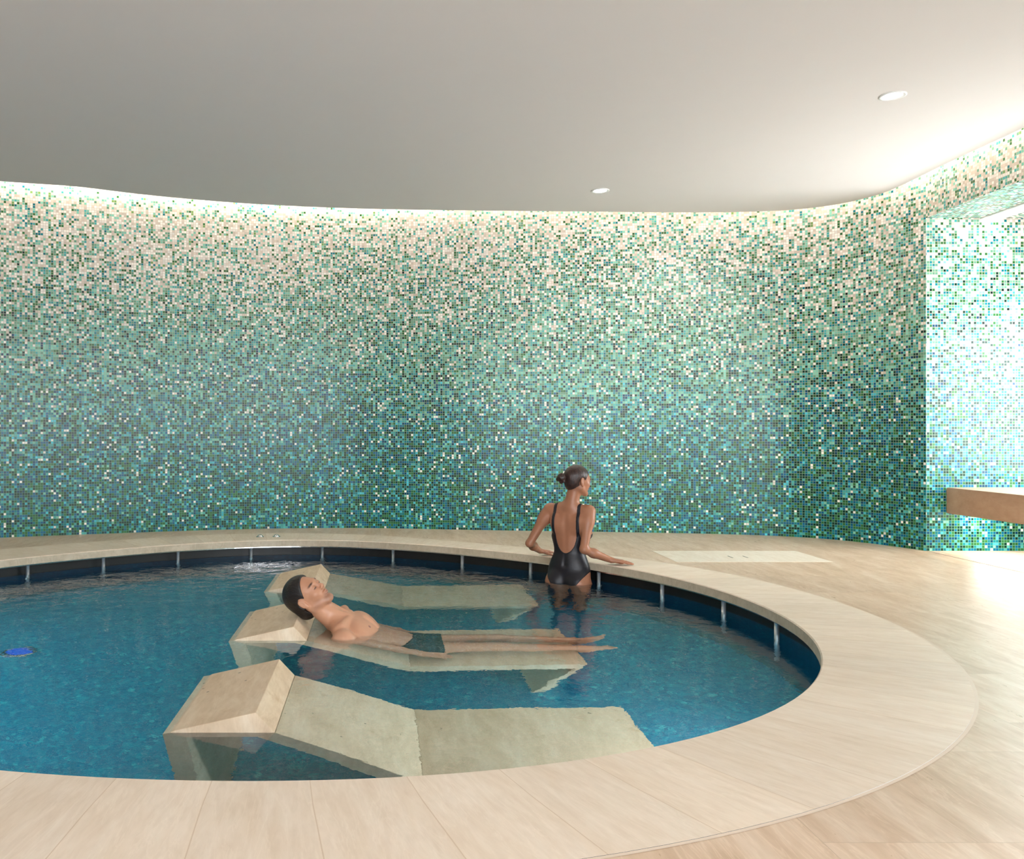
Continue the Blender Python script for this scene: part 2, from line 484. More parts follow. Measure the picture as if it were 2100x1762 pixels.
# floor with the pool hole
def ray_rect(c, p, x0, x1, y0, y1):
    d = np.array(p)-np.array(c); ts = []
    if d[0] > 0: ts.append((x1-c[0])/d[0])
    if d[0] < 0: ts.append((x0-c[0])/d[0])
    if d[1] > 0: ts.append((y1-c[1])/d[1])
    if d[1] < 0: ts.append((y0-c[1])/d[1])
    t = min(ts); return (c[0]+d[0]*t, c[1]+d[1]*t)
RX0, RX1, RY0, RY1 = -7.4, 5.4, -3.0, 9.2
edge_o = offset_closed(outer, 0.0)
vs = [(p[0], p[1], 0.0) for p in edge_o]
vs += [ray_rect(PC, p, RX0, RX1, RY0, RY1)+(0.0,) for p in edge_o]
corn = [(RX0,RY0),(RX1,RY0),(RX1,RY1),(RX0,RY1)]
fs = []
for i in range(NC):
    j = (i+1) % NC
    a, b = vs[NC+i], vs[NC+j]
    cpt = None
    for c in corn:
        if (abs(a[0]-c[0])<1e-6 or abs(a[1]-c[1])<1e-6) and (abs(b[0]-c[0])<1e-6 or abs(b[1]-c[1])<1e-6) \
           and not ((abs(a[0]-b[0])<1e-6 and abs(abs(a[0])-abs(c[0]))<1e-6) or (abs(a[1]-b[1])<1e-6)):
            cpt = c
    if cpt is not None:
        vs.append((cpt[0], cpt[1], 0.0)); fs.append((i, NC+i, len(vs)-1, NC+j, j))
    else:
        fs.append((i, NC+i, NC+j, j))
struct(mesh_obj('floor', vs, fs, M_floor))

# coping ring: top with slabs, rounded nosing, fascia, underside
def arclen(P):
    d = np.linalg.norm(np.roll(P, -1, 0)-P, axis=1)
    return np.concatenate([[0], np.cumsum(d)])
s_in = arclen(inner)
TH = 0.055
prof = []      # (curve, z)
n_in = inner; n_in1 = offset_closed(inner, 0.004)
rows = [(outer, 0.0015), (offset_closed(inner, 0.006), 0.0015), (n_in, -0.004), (n_in, -TH), (offset_closed(inner, 0.10), -TH)]
vs = []; fs = []; uvs = []
for P, z in rows:
    for p in P: vs.append((p[0], p[1], z))
for r in range(1):
    for i in range(NC):
        j = (i+1) % NC
        fs.append((r*NC+i, r*NC+j, (r+1)*NC+j, (r+1)*NC+i))
        ring = [(s_in[i], 0.65), (s_in[i+1], 0.65), (s_in[i+1], 0.0), (s_in[i], 0.0)]
        uvs += ring
for r in (1,):
    for i in range(NC):
        j = (i+1) % NC
        fs.append((r*NC+i, r*NC+j, (r+1)*NC+j, (r+1)*NC+i))
        uvs += [(s_in[i],0),(s_in[i+1],0),(s_in[i+1],-.01),(s_in[i],-.01)]
coping = struct(mesh_obj('trim_1', vs[:3*NC], fs, M_coping, uvs=uvs))
coping['label'] = 'pale limestone coping slabs laid radially around the round pool'
vs2 = vs[2*NC:5*NC]; fs2 = []
for r in range(2):
    for i in range(NC):
        j = (i+1) % NC
        fs2.append((r*NC+i, r*NC+j, (r+1)*NC+j, (r+1)*NC+i))
fasc = struct(mesh_obj('trim_2', vs2, fs2, M_fascia))
fasc['label'] = 'sawn stone edge of the pool coping'

def ring_obj(name, rows, mat, smooth=False):
    vs = []; fs = []
    for P, z in rows:
        for p in P: vs.append((p[0], p[1], z))
    for r in range(len(rows)-1):
        for i in range(NC):
            j = (i+1) % NC
            fs.append((r*NC+i, r*NC+j, (r+1)*NC+j, (r+1)*NC+i))
    return struct(mesh_obj(name, vs, fs, mat, smooth=smooth))
# steel plate under the coping
ring_obj('trim_3', [(offset_closed(inner,0.012), -TH), (offset_closed(inner,0.012), -TH-0.010), (offset_closed(inner,0.10), -TH-0.010)], M_chrome)
# black lining above the water, mosaic below
ring_obj('trim_4', [(basin, -TH-0.008), (basin, ZW-0.03)], M_black)
ring_obj('trim_5', [(outer, 0.0008), (offset_closed(outer, 0.012), 0.0008)], M_seam)
pc_v = [(p[0], p[1], ZW-0.03) for p in basin] + [(p[0], p[1], ZF) for p in basin] + [(PC[0], PC[1], ZF)]
pc_f = []
for i in range(NC):
    j = (i+1) % NC
    pc_f.append((i, j, NC+j, NC+i)); pc_f.append((NC+i, NC+j, 2*NC))
pb = struct(mesh_obj('pool_basin', pc_v, pc_f, M_pool))
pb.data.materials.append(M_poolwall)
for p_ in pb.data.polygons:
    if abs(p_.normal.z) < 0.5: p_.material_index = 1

# water body
wr = offset_closed(inner, 0.12)
wv = [(p[0], p[1], ZW) for p in wr] + [(p[0], p[1], ZF-0.15) for p in wr]
wf = [tuple(range(NC)), tuple(range(2*NC-1, NC-1, -1))]
for i in range(NC):
    j = (i+1) % NC
    wf.append((i, NC+i, NC+j, j))
water = mesh_obj('pool_water', wv, wf, M_water)
tag(water, 'clear teal water filling the round pool', 'water', kind='stuff')

# mosaic wall (far side), sweep of the plan curve
def wall_sweep(name, P, z0, z1, mat, u0=0.0, flip=False):
    vs = []; fs = []; uvs = []; u = u0; us = []
    for i, p in enumerate(P):
        if i: u += float(np.linalg.norm(P[i]-P[i-1]))
        us.append(u); vs += [(p[0], p[1], z0), (p[0], p[1], z1)]
    for i in range(len(P)-1):
        f = (2*i, 2*i+2, 2*i+3, 2*i+1); w = [(us[i],z0),(us[i+1],z0),(us[i+1],z1),(us[i],z1)]
        if flip: f = f[::-1]; w = w[::-1]
        fs.append(f); uvs += w
    o = mesh_obj(name, vs, fs, mat, uvs=uvs, smooth=True)
    return struct(o), u
wf_, u_end = wall_sweep('wall_far', wallc, 0.0, WALL_TOP, M_mosaic, u0=3.0)
wf_['label'] = 'curved far wall of green and blue glass mosaic fading to cream at the top'

# right wall: lintel above the niche, niche end wall, soffit, back wall
NX, NY, NZ, NB = 4.404, 7.006, 2.687, 5.50      # corner x, end wall y, soffit z, niche back x
NY0 = 0.6
def quad(name, pts, uv, mat):
    return struct(mesh_obj(name, pts, [(0,1,2,3)], mat, uvs=uv))
vs = []; fs = []; uvs = []
def addq(pts, uv):
    b = len(vs); vs.extend(pts); fs.append((b,b+1,b+2,b+3)); uvs.extend(uv)
XB = 4.38
addq([(NX,NY,NZ),(XB,NY0,NZ),(XB,NY0,WALL_TOP),(NX,NY,WALL_TOP)], [(u_end,NZ),(u_end+NY-NY0,NZ),(u_end+NY-NY0,WALL_TOP),(u_end,WALL_TOP)])
addq([(XB,NY0,0),(XB,RY0,0),(XB,RY0,WALL_TOP),(XB,NY0,WALL_TOP)], [(20,0),(24,0),(24,WALL_TOP),(20,WALL_TOP)])
addq([(NX,NY,0),(NB,NY,0),(NB,NY,NZ),(NX,NY,NZ)], [(40,0),(40+NB-NX,0),(40+NB-NX,NZ),(40,NZ)])
addq([(NX,NY,NZ),(NB,NY,NZ),(NB,NY0,NZ),(XB,NY0,NZ)], [(50,1.6),(50,1.6+NB-NX),(50+NY-NY0,1.6+NB-NX),(50+NY-NY0,1.6)])
addq([(XB,NY0,0),(NB,NY0,0),(NB,NY0,NZ),(XB,NY0,NZ)], [(60,0),(60+NB-XB,0),(60+NB-XB,NZ),(60,NZ)])
struct(mesh_obj('wall_right', vs, fs, M_mosaic, uvs=uvs))['label'] = 'right wall with mosaic niche around the bench'

# niche back wall with an unseen opening, added to light the end wall
WY0, WY1, WZ0, WZ1 = 5.3, 6.95, 0.53, 1.95
vs=[];fs=[];uvs=[]
for (a,b,c,d) in ((NY0,WY0,0,NZ),(WY1,NY,0,NZ),(WY0,WY1,0,WZ0),(WY0,WY1,WZ1,NZ)):
    addq([(NB,a,c),(NB,b,c),(NB,b,d),(NB,a,d)], [(70+a,c),(70+b,c),(70+b,d),(70+a,d)])
struct(mesh_obj('wall_niche', vs, fs, M_mosaic, uvs=uvs))

def window_frame(name, along, a0, a1, z0, z1, pos, n=4):
    bm = bmesh.new(); w = 0.05
    def bx(p0, p1, q0, q1):
        if along == 'y': add_box(bm, pos-0.02, pos+0.05, p0, p1, q0, q1)
        else: add_box(bm, p0, p1, pos-0.05, pos+0.02, q0, q1)
    bx(a0, a1, z0, z0+w); bx(a0, a1, z1-w, z1)
    for i in range(n+1):
        c = a0+(a1-a0)*i/n
        bx(max(a0, c-w/2), min(a1, c+w/2), z0+w, z1-w)
    return struct(bm_obj(name, bm, M_white))
window_frame('niche_fill_opening', 'y', WY0, WY1, WZ0, WZ1, NB, 1)  # frame of the added niche opening, out of view

# wall behind the camera with the big garden window, left wall
FX0, FX1, FZ0, FZ1 = -1.2, 4.0, 0.25, 2.8
bm = bmesh.new()
for (a,b,c,d) in ((RX0,FX0,0,WALL_TOP),(FX1,RX1,0,WALL_TOP),(FX0,FX1,0,FZ0),(FX0,FX1,FZ1,WALL_TOP)):
    v = [bm.verts.new(p) for p in ((a,RY0,c),(b,RY0,c),(b,RY0,d),(a,RY0,d))]; bm.faces.new(v)
struct(bm_obj('wall_front', bm, M_wallpaint))
window_frame('window_2', 'x', FX0, FX1, FZ0, FZ1, RY0, 4)
bm = bmesh.new()
v = [bm.verts.new(p) for p in ((-6.3,RY0,0),(-6.3,RY1,0),(-6.3,RY1,WALL_TOP),(-6.3,RY0,WALL_TOP))]; bm.faces.new(v)
struct(bm_obj('wall_left', bm, M_wallpaint))

# ceiling: soffit slab with the curved free edge, and the cove top above
def ceiling():
    bm = bmesh.new()
    N = len(ceilc)
    lo = [bm.verts.new((p[0], p[1], ZC)) for p in ceilc]
    hi = [bm.verts.new((p[0], p[1], ZC+0.10)) for p in ceilc]
    poly = lo + [bm.verts.new((-7.0, -3.0, ZC))]
    f = bm.faces.new(poly)
    bmesh.ops.triangulate(bm, faces=[f])
    for i in range(N-1): bm.faces.new((lo[i], lo[i+1], hi[i+1], hi[i]))
    f2 = bm.faces.new(hi + [bm.verts.new((-7.0, -3.0, ZC+0.10))])
    bmesh.ops.triangulate(bm, faces=[f2])
    return struct(bm_obj('ceiling', bm, M_ceiling))
ceiling()['label'] = 'smooth pale ceiling with a curved free edge in front of the cove'
bm = bmesh.new()
v = [bm.verts.new(p) for p in ((RX0,RY0,WALL_TOP),(RX1,RY0,WALL_TOP),(RX1,RY1,WALL_TOP),(RX0,RY1,WALL_TOP))]; bm.faces.new(v)
struct(bm_obj('trim_6', bm, M_plaster))

# LED strip running along the top of the wall, above the line of sight
def strip_along(name, P, z, w, h, mat):
    P = np.array(P); T = np.gradient(P, axis=0); T /= np.linalg.norm(T, axis=1)[:,None]
    N = np.stack([T[:,1], -T[:,0]], 1)
    bm = bmesh.new(); rings = []
    for p, n, zz in zip(P, N, z):
        rings.append([bm.verts.new((p[0]+n[0]*a, p[1]+n[1]*a, zz+b)) for a, b in ((0,0),(w,0),(w,h),(0,h))])
    for a, b in zip(rings, rings[1:]):
        for k in range(4): bm.faces.new((a[k], b[k], b[(k+1)%4], a[(k+1)%4]))
    bm.faces.new(rings[0]); bm.faces.new(rings[-1][::-1])
    return bm_obj(name, bm, mat)
wsub = wallc[::3]
wn = np.gradient(wsub, axis=0); wn /= np.linalg.norm(wn, axis=1)[:,None]
ledp = wsub + np.stack([wn[:,1], -wn[:,0]], 1)*0.055
ledp = np.vstack([ledp[:-1], [(4.32,6.95),(4.32,6.0),(4.32,5.0),(4.32,4.0)]])
ledz = np.interp(ledp[:,0], [-3.5,0,3.5,4.3], [3.28,3.24,3.20,3.15])
ledz[-4:] = 3.15
led = strip_along('cove_light', ledp, ledz, 0.02, 0.012, M_led)
tag(led, 'warm white light strip hidden in the ceiling cove along the mosaic wall', 'light')

# threshold joint in the floor at the niche
bm = bmesh.new()
v = [bm.verts.new(p) for p in ((NX-0.008,NY,0.002),(NX+0.002,NY,0.002),(XB+0.002,NY0,0.002),(XB-0.008,NY0,0.002))]; bm.faces.new(v)
struct(bm_obj('trim_7', bm, M_joint))

# ------------------------------------------------------------------ fittings
def post(x, y, label, src=None):
    r = 0.0135
    if src is None:
        o = lathe('rim_post', [(0,-0.62),(r,-0.62),(r,0.0),(0,0.0)], M_post, n=16)
    else:
        o = src.copy(); COL.objects.link(o)
    o.location = (x, y, -TH-0.010)
    tag(o, label, 'post', 'steel posts under the pool rim')
    return o
post_px = [57,212,365,515,661,806,948,1088,1228,1358,1484,1593]
words = ['leftmost steel post under the pool rim, near the left edge of the picture',
 'second steel post from the left under the pool rim',
 'third steel post from the left, under the left part of the rim',
 'fourth steel post from the left, below the two round metal buttons',
 'steel post rising just behind the point of the farthest stone lounger',
 'steel post under the rim, first to the right of the farthest headrest point',
 'steel post under the rim midway between the farthest headrest and the woman',
 'steel post under the rim just left of the woman',
 'steel post under the rim just right of the woman, below her hand',
 'second steel post to the right of the woman',
 'third steel post to the right of the woman',
 'rightmost steel post, where the rim bends toward the viewer']
postc = offset_closed(inner, 0.045)
sp = None
def curve_at_px(P, px, z=ZW):
    best = None
    for i in range(NC):
        j = (i+1) % NC
        if P[i][1] < 4.5: continue
        a = 780+1780*P[i][0]/P[i][1]; b = 780+1780*P[j][0]/P[j][1]
        if (a-px)*(b-px) <= 0 and abs(a-b) < 200:
            t = (px-a)/(b-a) if a != b else 0
            q = P[i]*(1-t)+P[j]*t
            if best is None or q[1] > best[1]: best = q
    return best
for px, w in zip(post_px, words):
    q = curve_at_px(postc, px)
    o = post(q[0], q[1], w, sp)
    if sp is None: sp = o

# two domed buttons on the far coping
sb = None
for x, y, w in ((-1.095, 7.90, 'left one of two domed metal buttons on the far pool coping'),
                (-0.947, 7.915, 'right one of two domed metal buttons on the far pool coping')):
    if sb is None:
        o = empty('pool_button', (x, y, 0.0015))
        a = lathe('flange', [(0,0.0),(0.036,0.0),(0.036,0.004),(0.030,0.006),(0,0.006)], M_chrome, o, 28)
        b = lathe('dome', [(0.024,0.006),(0.023,0.012),(0.018,0.018),(0.010,0.0215),(0,0.0225)], M_chrome, o, 28)
        sb = o
    else:
        o = sb.copy(); COL.objects.link(o); o.location = (x, y, 0.0015)
        for ch in list(sb.children):
            c = ch.copy(); COL.objects.link(c); c.parent = o
    tag(o, w, 'button', 'domed buttons on the coping')

# access panel in the floor
pe = empty('floor_access_panel', (2.76, 6.71, 0.0))
tag(pe, 'pale rectangular stone access panel set in the floor behind the pool, with two finger slots', 'panel')
bm = bmesh.new(); add_box(bm, 2.19, 3.345, 6.413, 7.0, -0.02, 0.0015)
local_to(bm_obj('cover', bm, M_panel), pe)
for xs in (2.686, 2.802):
    bm = bmesh.new(); add_box(bm, xs-0.004, xs+0.004, 6.615, 6.71, 0.0005, 0.0022)
    local_to(bm_obj('finger_slot', bm, M_black), pe)

# ceiling downlights
def downlight(x, y, label, src=None):
    if src is None:
        o = empty('downlight', (x, y, ZC))
        lathe('rim', [(0.074,0.0),(0.074,-0.004),(0.066,-0.007),(0.054,-0.003),(0.052,-0.001)], M_white, o, 40)
        lathe('lens', [(0,-0.0015),(0.053,-0.0015)], M_down, o, 40)
    else:
        o = src.copy(); COL.objects.link(o); o.location = (x, y, ZC)
        for ch in list(src.children):
            c = ch.copy(); COL.objects.link(c); c.parent = o
    return tag(o, label, 'ceiling light', 'round downlights in the ceiling')
k = (ZC-0.98)/(3.0-0.98)
d1 = downlight(1.859*k, 7.338*k, 'small round downlight in the ceiling close to the far cove edge')
d2 = downlight(3.099*k, 5.249*k, 'larger looking round downlight in the ceiling at the upper right', d1)

# niche: bench, lamp slot in the soffit, under-bench light
be = empty('floating_bench', (4.9, 6.9, 0.3))
tag(be, 'brown stone floating bench slab in the bright mosaic niche at the right', 'bench')
bm = bmesh.new(); add_box(bm, 4.566, NB-0.01, 2.2, NY-0.004, 0.305, 0.512)
bmesh.ops.bevel(bm, geom=list(bm.edges), offset=0.004, segments=2, affect='EDGES')
local_to(bm_obj('seat_slab', bm, M_bench), be)
bm = bmesh.new(); add_box(bm, 4.78, 4.81, 4.6, NY-0.03, 0.297, 0.304)
local_to(bm_obj('light_strip', bm, M_underbench), be)
le = empty('linear_ceiling_light', (4.92, 5.6, NZ))
tag(le, 'long white linear lamp recessed in the mosaic soffit of the niche', 'ceiling light')
bm = bmesh.new()
for a, b in ((4.84,4.855),(4.995,5.01)): add_box(bm, a, b, 3.0, NY-0.002, NZ-0.012, NZ-0.001)
add_box(bm, 4.84, 5.01, 2.985, 3.0, NZ-0.012, NZ-0.001)
local_to(bm_obj('housing', bm, M_white), le)
bm = bmesh.new(); add_box(bm, 4.855, 4.995, 3.0, NY-0.002, NZ-0.006, NZ-0.001)
local_to(bm_obj('diffuser', bm, M_slot), le)

# unseen fill lamps added in the basin wall, plus the blue one in the pool floor
def pool_fill_lamp(x, y, z, nx, ny, label, src=None):
    ang = math.atan2(ny, nx)
    if src is None:
        o = empty('pool_fill_lamp', (0,0,0))
        a = lathe('bezel', [(0.085,0.0),(0.085,0.012),(0.07,0.016),(0.066,0.012)], M_chrome, o, 32)
        b = lathe('lens', [(0,0.011),(0.067,0.011)], M_poolfill, o, 32)
        for c in (a, b): c.data.transform(Matrix.Rotation(PI/2, 4, 'Y'))
    else:
        o = src.copy(); COL.objects.link(o)
        for ch in list(src.children):
            c = ch.copy(); COL.objects.link(c); c.parent = o
    o.location = (x, y, z); o.rotation_euler = (0, 0, ang)
    return tag(o, label, 'lamp', 'added underwater fill lamps in the pool wall')
lsrc = None
for k_, (idx, w) in enumerate(((166,'added underwater fill lamp in the near right pool wall, closest to the viewer'),
                 (174,'added underwater fill lamp in the right pool wall, second from the viewer'),
                 (122,'added underwater fill lamp in the near left pool wall, closest to the viewer'),
                 (110,'added underwater fill lamp in the left pool wall, middle of the left three'),
                 (98,'added underwater fill lamp in the left pool wall, farthest of the left three'))):
    p = basin[idx]; d = np.array(PC)-p; d /= np.linalg.norm(d)
    o = pool_fill_lamp(p[0]+d[0]*0.004, p[1]+d[1]*0.004, -0.38, d[0], d[1], w, lsrc)
    if lsrc is None: lsrc = o
bl = empty('floor_pool_lamp', (-2.18, 5.25, ZF))
tag(bl, 'blue underwater lamp glowing in the pool floor at the left', 'lamp')
lathe('bezel', [(0.10,0.0),(0.10,0.012),(0.08,0.016),(0.077,0.012)], M_chrome, bl, 32)
lathe('lens', [(0,0.012),(0.078,0.012)], M_bluelamp, bl, 32)

# ------------------------------------------------------------------ stone loungers
PARTS = {
 'headrest': [(-0.805,-0.155),(-0.765,-0.134),(-0.46,-0.066),(-0.39,-0.14),(-0.455,-0.185),(-0.715,-0.185)],
 'rear_leg': [(-0.805,-0.157),(-0.716,-0.187),(-0.63,ZF),(-0.715,ZF)],
 'backrest': [(-0.388,-0.1415),(0.1605,-0.62),(0.1355,-0.70),(-0.453,-0.187)],
 'seat': [(0.1615,-0.62),(1.10,-0.585),(1.06,-0.665),(0.1365,-0.70)],
 'front_leg': [(1.10,-0.5875),(1.061,-0.667),(1.035,-0.667),(0.80,ZF),(0.88,ZF)],
}
def prism(poly, w, bev=0.006):
    bm = bmesh.new()
    a = [bm.verts.new((x, 0, z)) for x, z in poly]; b = [bm.verts.new((x, w, z)) for x, z in poly]
    n = len(poly)
    bm.faces.new(a); bm.faces.new(b[::-1])
    for i in range(n): bm.faces.new((a[i], b[i], b[(i+1)%n], a[(i+1)%n]))
    bmesh.ops.recalc_face_normals(bm, faces=bm.faces)
    bmesh.ops.bevel(bm, geom=list(bm.edges), offset=bev, segments=2, affect='EDGES')
    return bm
LW = 0.75
lsrc = None
for y0, w in ((3.205, 'empty pale stone lounger nearest the viewer, its head block rising from the water'),
              (4.60, 'pale stone lounger in the middle, the one the man lies on'),
              (6.00, 'empty pale stone lounger farthest back, behind the head of the man')):
    if lsrc is None:
        o = empty('stone_lounger', (0, y0, ZF)); lsrc = o
        for nm, poly in PARTS.items():
            bmx = prism([(x, z-ZF) for x, z in poly], LW, 0.0012)
            bm_obj(nm, bmx, M_lounge, o)
    else:
        o = lsrc.copy(); COL.objects.link(o); o.location = (0, y0, ZF)
        for ch in list(lsrc.children):
            c = ch.copy(); COL.objects.link(c); c.parent = o
    tag(o, w, 'lounger', 'stone loungers standing in the pool')

# ------------------------------------------------------------------ figures: smooth-union distance fields
class SDF:
    def __init__(self): self.p = []
    def add(self, kind, M, par, k=0.02, op='u', grp='body'):
        self.p.append((kind, np.array(M, float), par, k, op, grp))
    def ell(self, M, c, r, k=0.02, op='u', rot=(0,0,0), grp='body'):
        R = Matrix.Rotation(rot[2],4,'Z')@Matrix.Rotation(rot[1],4,'Y')@Matrix.Rotation(rot[0],4,'X')
        self.add('e', M @ Matrix.Translation(c) @ R, tuple(r), k, op, grp)
    def cone(self, M, a, b, r1, r2, k=0.02, op='u', grp='body'):
        self.add('c', M, (tuple(a), tuple(b), r1, r2), k, op, grp)

def eval_prim(kind, M, par, X):
    R = M[:3,:3]; s = abs(np.linalg.det(R))**(1/3.)
    L = (X - M[:3,3]) @ np.linalg.inv(R).T
    if kind == 'e':
        r = np.array(par); q = L/r
        k0 = np.sqrt((q*q).sum(-1)); q2 = L/(r*r); k1 = np.sqrt((q2*q2).sum(-1))+1e-9
        d = k0*(k0-1)/k1
        return np.where(k0 < 1e-3, -min(par), d)*s
    a, b, r1, r2 = par
    a = np.array(a); b = np.array(b); ba = b-a; l2 = ba@ba
    h = np.clip(((L-a)@ba)/l2, 0, 1)
    d = np.sqrt(((L-a-h[...,None]*ba)**2).sum(-1)) - (r1+(r2-r1)*h)
    return d*s

def prim_bbox(kind, M, par, pad):
    if kind == 'e':
        r = np.array(par); R = M[:3,:3]
        ext = np.sqrt(((R*r)**2).sum(1)); c = M[:3,3]
        return c-ext-pad, c+ext+pad
    a, b, r1, r2 = par
    s = abs(np.linalg.det(M[:3,:3]))**(1/3.)
    A = M[:3,:3]@np.array(a)+M[:3,3]; B = M[:3,:3]@np.array(b)+M[:3,3]; r = max(r1,r2)*s
    return np.minimum(A,B)-r-pad, np.maximum(A,B)+r+pad

def eval_grid(prims, h, region=None, expand=0.0, cap=0.06):
    los = []; his = []
    for kind, M, par, k, op, g in prims:
        if op == 'u':
            lo, hi = prim_bbox(kind, M, par, 0.02+expand); los.append(lo); his.append(hi)
    lo = np.min(los, 0); hi = np.max(his, 0)
    n = np.ceil((hi-lo)/h).astype(int)+1
    V = np.full(n, cap, np.float32)
    ax = [lo[i]+h*np.arange(n[i]) for i in range(3)]
    for kind, M, par, k, op, g in prims:
        a, b = prim_bbox(kind, M, par, k+0.012+expand)
        i0 = np.clip(np.floor((a-lo)/h).astype(int), 0, n-1); i1 = np.clip(np.ceil((b-lo)/h).astype(int)+1, 1, n)
        if np.any(i1 <= i0): continue
        sl = tuple(slice(i0[q], i1[q]) for q in range(3))
        G = np.stack(np.meshgrid(*[ax[q][sl[q]] for q in range(3)], indexing='ij'), -1)
        d = eval_prim(kind, M, par, G).astype(np.float32)
        v = V[sl]
        if op == 'u':
            hh = np.maximum(k-np.abs(v-d), 0)/max(k,1e-6)
            V[sl] = np.minimum(v, d)-hh*hh*k*0.25
        else:
            nd = -d
            hh = np.maximum(k-np.abs(v-nd), 0)/max(k,1e-6)
            V[sl] = np.maximum(v, nd)+hh*hh*k*0.25
    V -= expand
    if region is not None:
        G = np.stack(np.meshgrid(*ax, indexing='ij'), -1)
        V = np.maximum(V, region(G).astype(np.float32))
    return V, lo

def surface_nets(V, lo, h):
    S = V < 0
    nx, ny, nz = V.shape
    c = [S[i:nx-1+i, j:ny-1+j, k:nz-1+k] for i in (0,1) for j in (0,1) for k in (0,1)]
    s = sum(x.astype(np.int8) for x in c)
    act = (s > 0) & (s < 8)
    I = np.argwhere(act)
    idx = -np.ones(act.shape, np.int64); idx[act] = np.arange(len(I))
    acc = np.zeros((len(I),3)); cnt = np.zeros(len(I))
    corners = [(i,j,k) for i in (0,1) for j in (0,1) for k in (0,1)]
    for a in range(8):
        for b in range(a+1, 8):
            ca, cb = np.array(corners[a]), np.array(corners[b])
            if np.abs(ca-cb).sum() != 1: continue
            va = V[I[:,0]+ca[0], I[:,1]+ca[1], I[:,2]+ca[2]]; vb = V[I[:,0]+cb[0], I[:,1]+cb[1], I[:,2]+cb[2]]
            m = (va < 0) != (vb < 0)
            t = np.where(m, va/(va-vb+1e-12), 0)
            p = ca+(cb-ca)*t[:,None]
            acc[m] += p[m]; cnt[m] += 1
    verts = lo+(I+acc/cnt[:,None])*h
    faces = []
    for ax in range(3):
        u, v = (ax+1)%3, (ax+2)%3
        sl0 = [slice(1,-1)]*3; sl1 = [slice(1,-1)]*3
        sl0[ax] = slice(0,-1); sl1[ax] = slice(1,None)
        A = S[tuple(sl0)]; B = S[tuple(sl1)]
        m = A != B
        E = np.argwhere(m); E[:,u] += 1; E[:,v] += 1
        fa = A[m]
        def cell(du, dv):
            Q = E.copy(); Q[:,u] -= du; Q[:,v] -= dv
            return idx[Q[:,0], Q[:,1], Q[:,2]]
        q = np.stack([cell(1,1), cell(0,1), cell(0,0), cell(1,0)], 1)
        q[~fa] = q[~fa][:, ::-1]
        faces.append(q)
    F = np.concatenate(faces)
    F = F[(F >= 0).all(1)]
    return verts, F

def np_mesh(name, verts, faces, mat, parent=None, colors=None, smooth_it=1):
    # light Laplacian pass along quad edges
    for _ in range(smooth_it):
        acc = np.zeros_like(verts); cnt = np.zeros(len(verts))
        for a in range(4):
            b = (a+1) % 4
            np.add.at(acc, faces[:,a], verts[faces[:,b]]); np.add.at(cnt, faces[:,a], 1)
            np.add.at(acc, faces[:,b], verts[faces[:,a]]); np.add.at(cnt, faces[:,b], 1)
        verts = verts*0.5+0.5*acc/np.maximum(cnt,1)[:,None]
    me = bpy.data.meshes.new(name)
    me.vertices.add(len(verts)); me.vertices.foreach_set('co', verts.astype(np.float32).ravel())
    me.loops.add(len(faces)*4); me.loops.foreach_set('vertex_index', faces.astype(np.int32).ravel())
    me.polygons.add(len(faces)); me.polygons.foreach_set('loop_start', (np.arange(len(faces))*4).astype(np.int32))
    me.polygons.foreach_set('use_smooth', np.ones(len(faces), bool))
    me.update(calc_edges=True); me.validate()
    me.materials.append(mat)
    if colors is not None:
        ca = me.color_attributes.new('Col', 'FLOAT_COLOR', 'POINT')
        c4 = np.ones((len(verts),4), np.float32); c4[:,:3] = colors
        ca.data.foreach_set('color', c4.ravel())
    o = bpy.data.objects.new(name, me)
    link(o)
    if parent is not None: local_to(o, parent)
    return o

def frame(origin, right, fwd, up, s=1.0):
    M = Matrix.Identity(4)
    for i in range(3):
        M[i][0] = right[i]*s; M[i][1] = fwd[i]*s; M[i][2] = up[i]*s; M[i][3] = origin[i]
    return M
def ortho(origin, up, fwd, s=1.0):
    up = Vector(up).normalized(); fwd = Vector(fwd); fwd = (fwd-up*fwd.dot(up)).normalized()
    return frame(origin, fwd.cross(up), fwd, up, s)
I4 = Matrix.Identity(4)

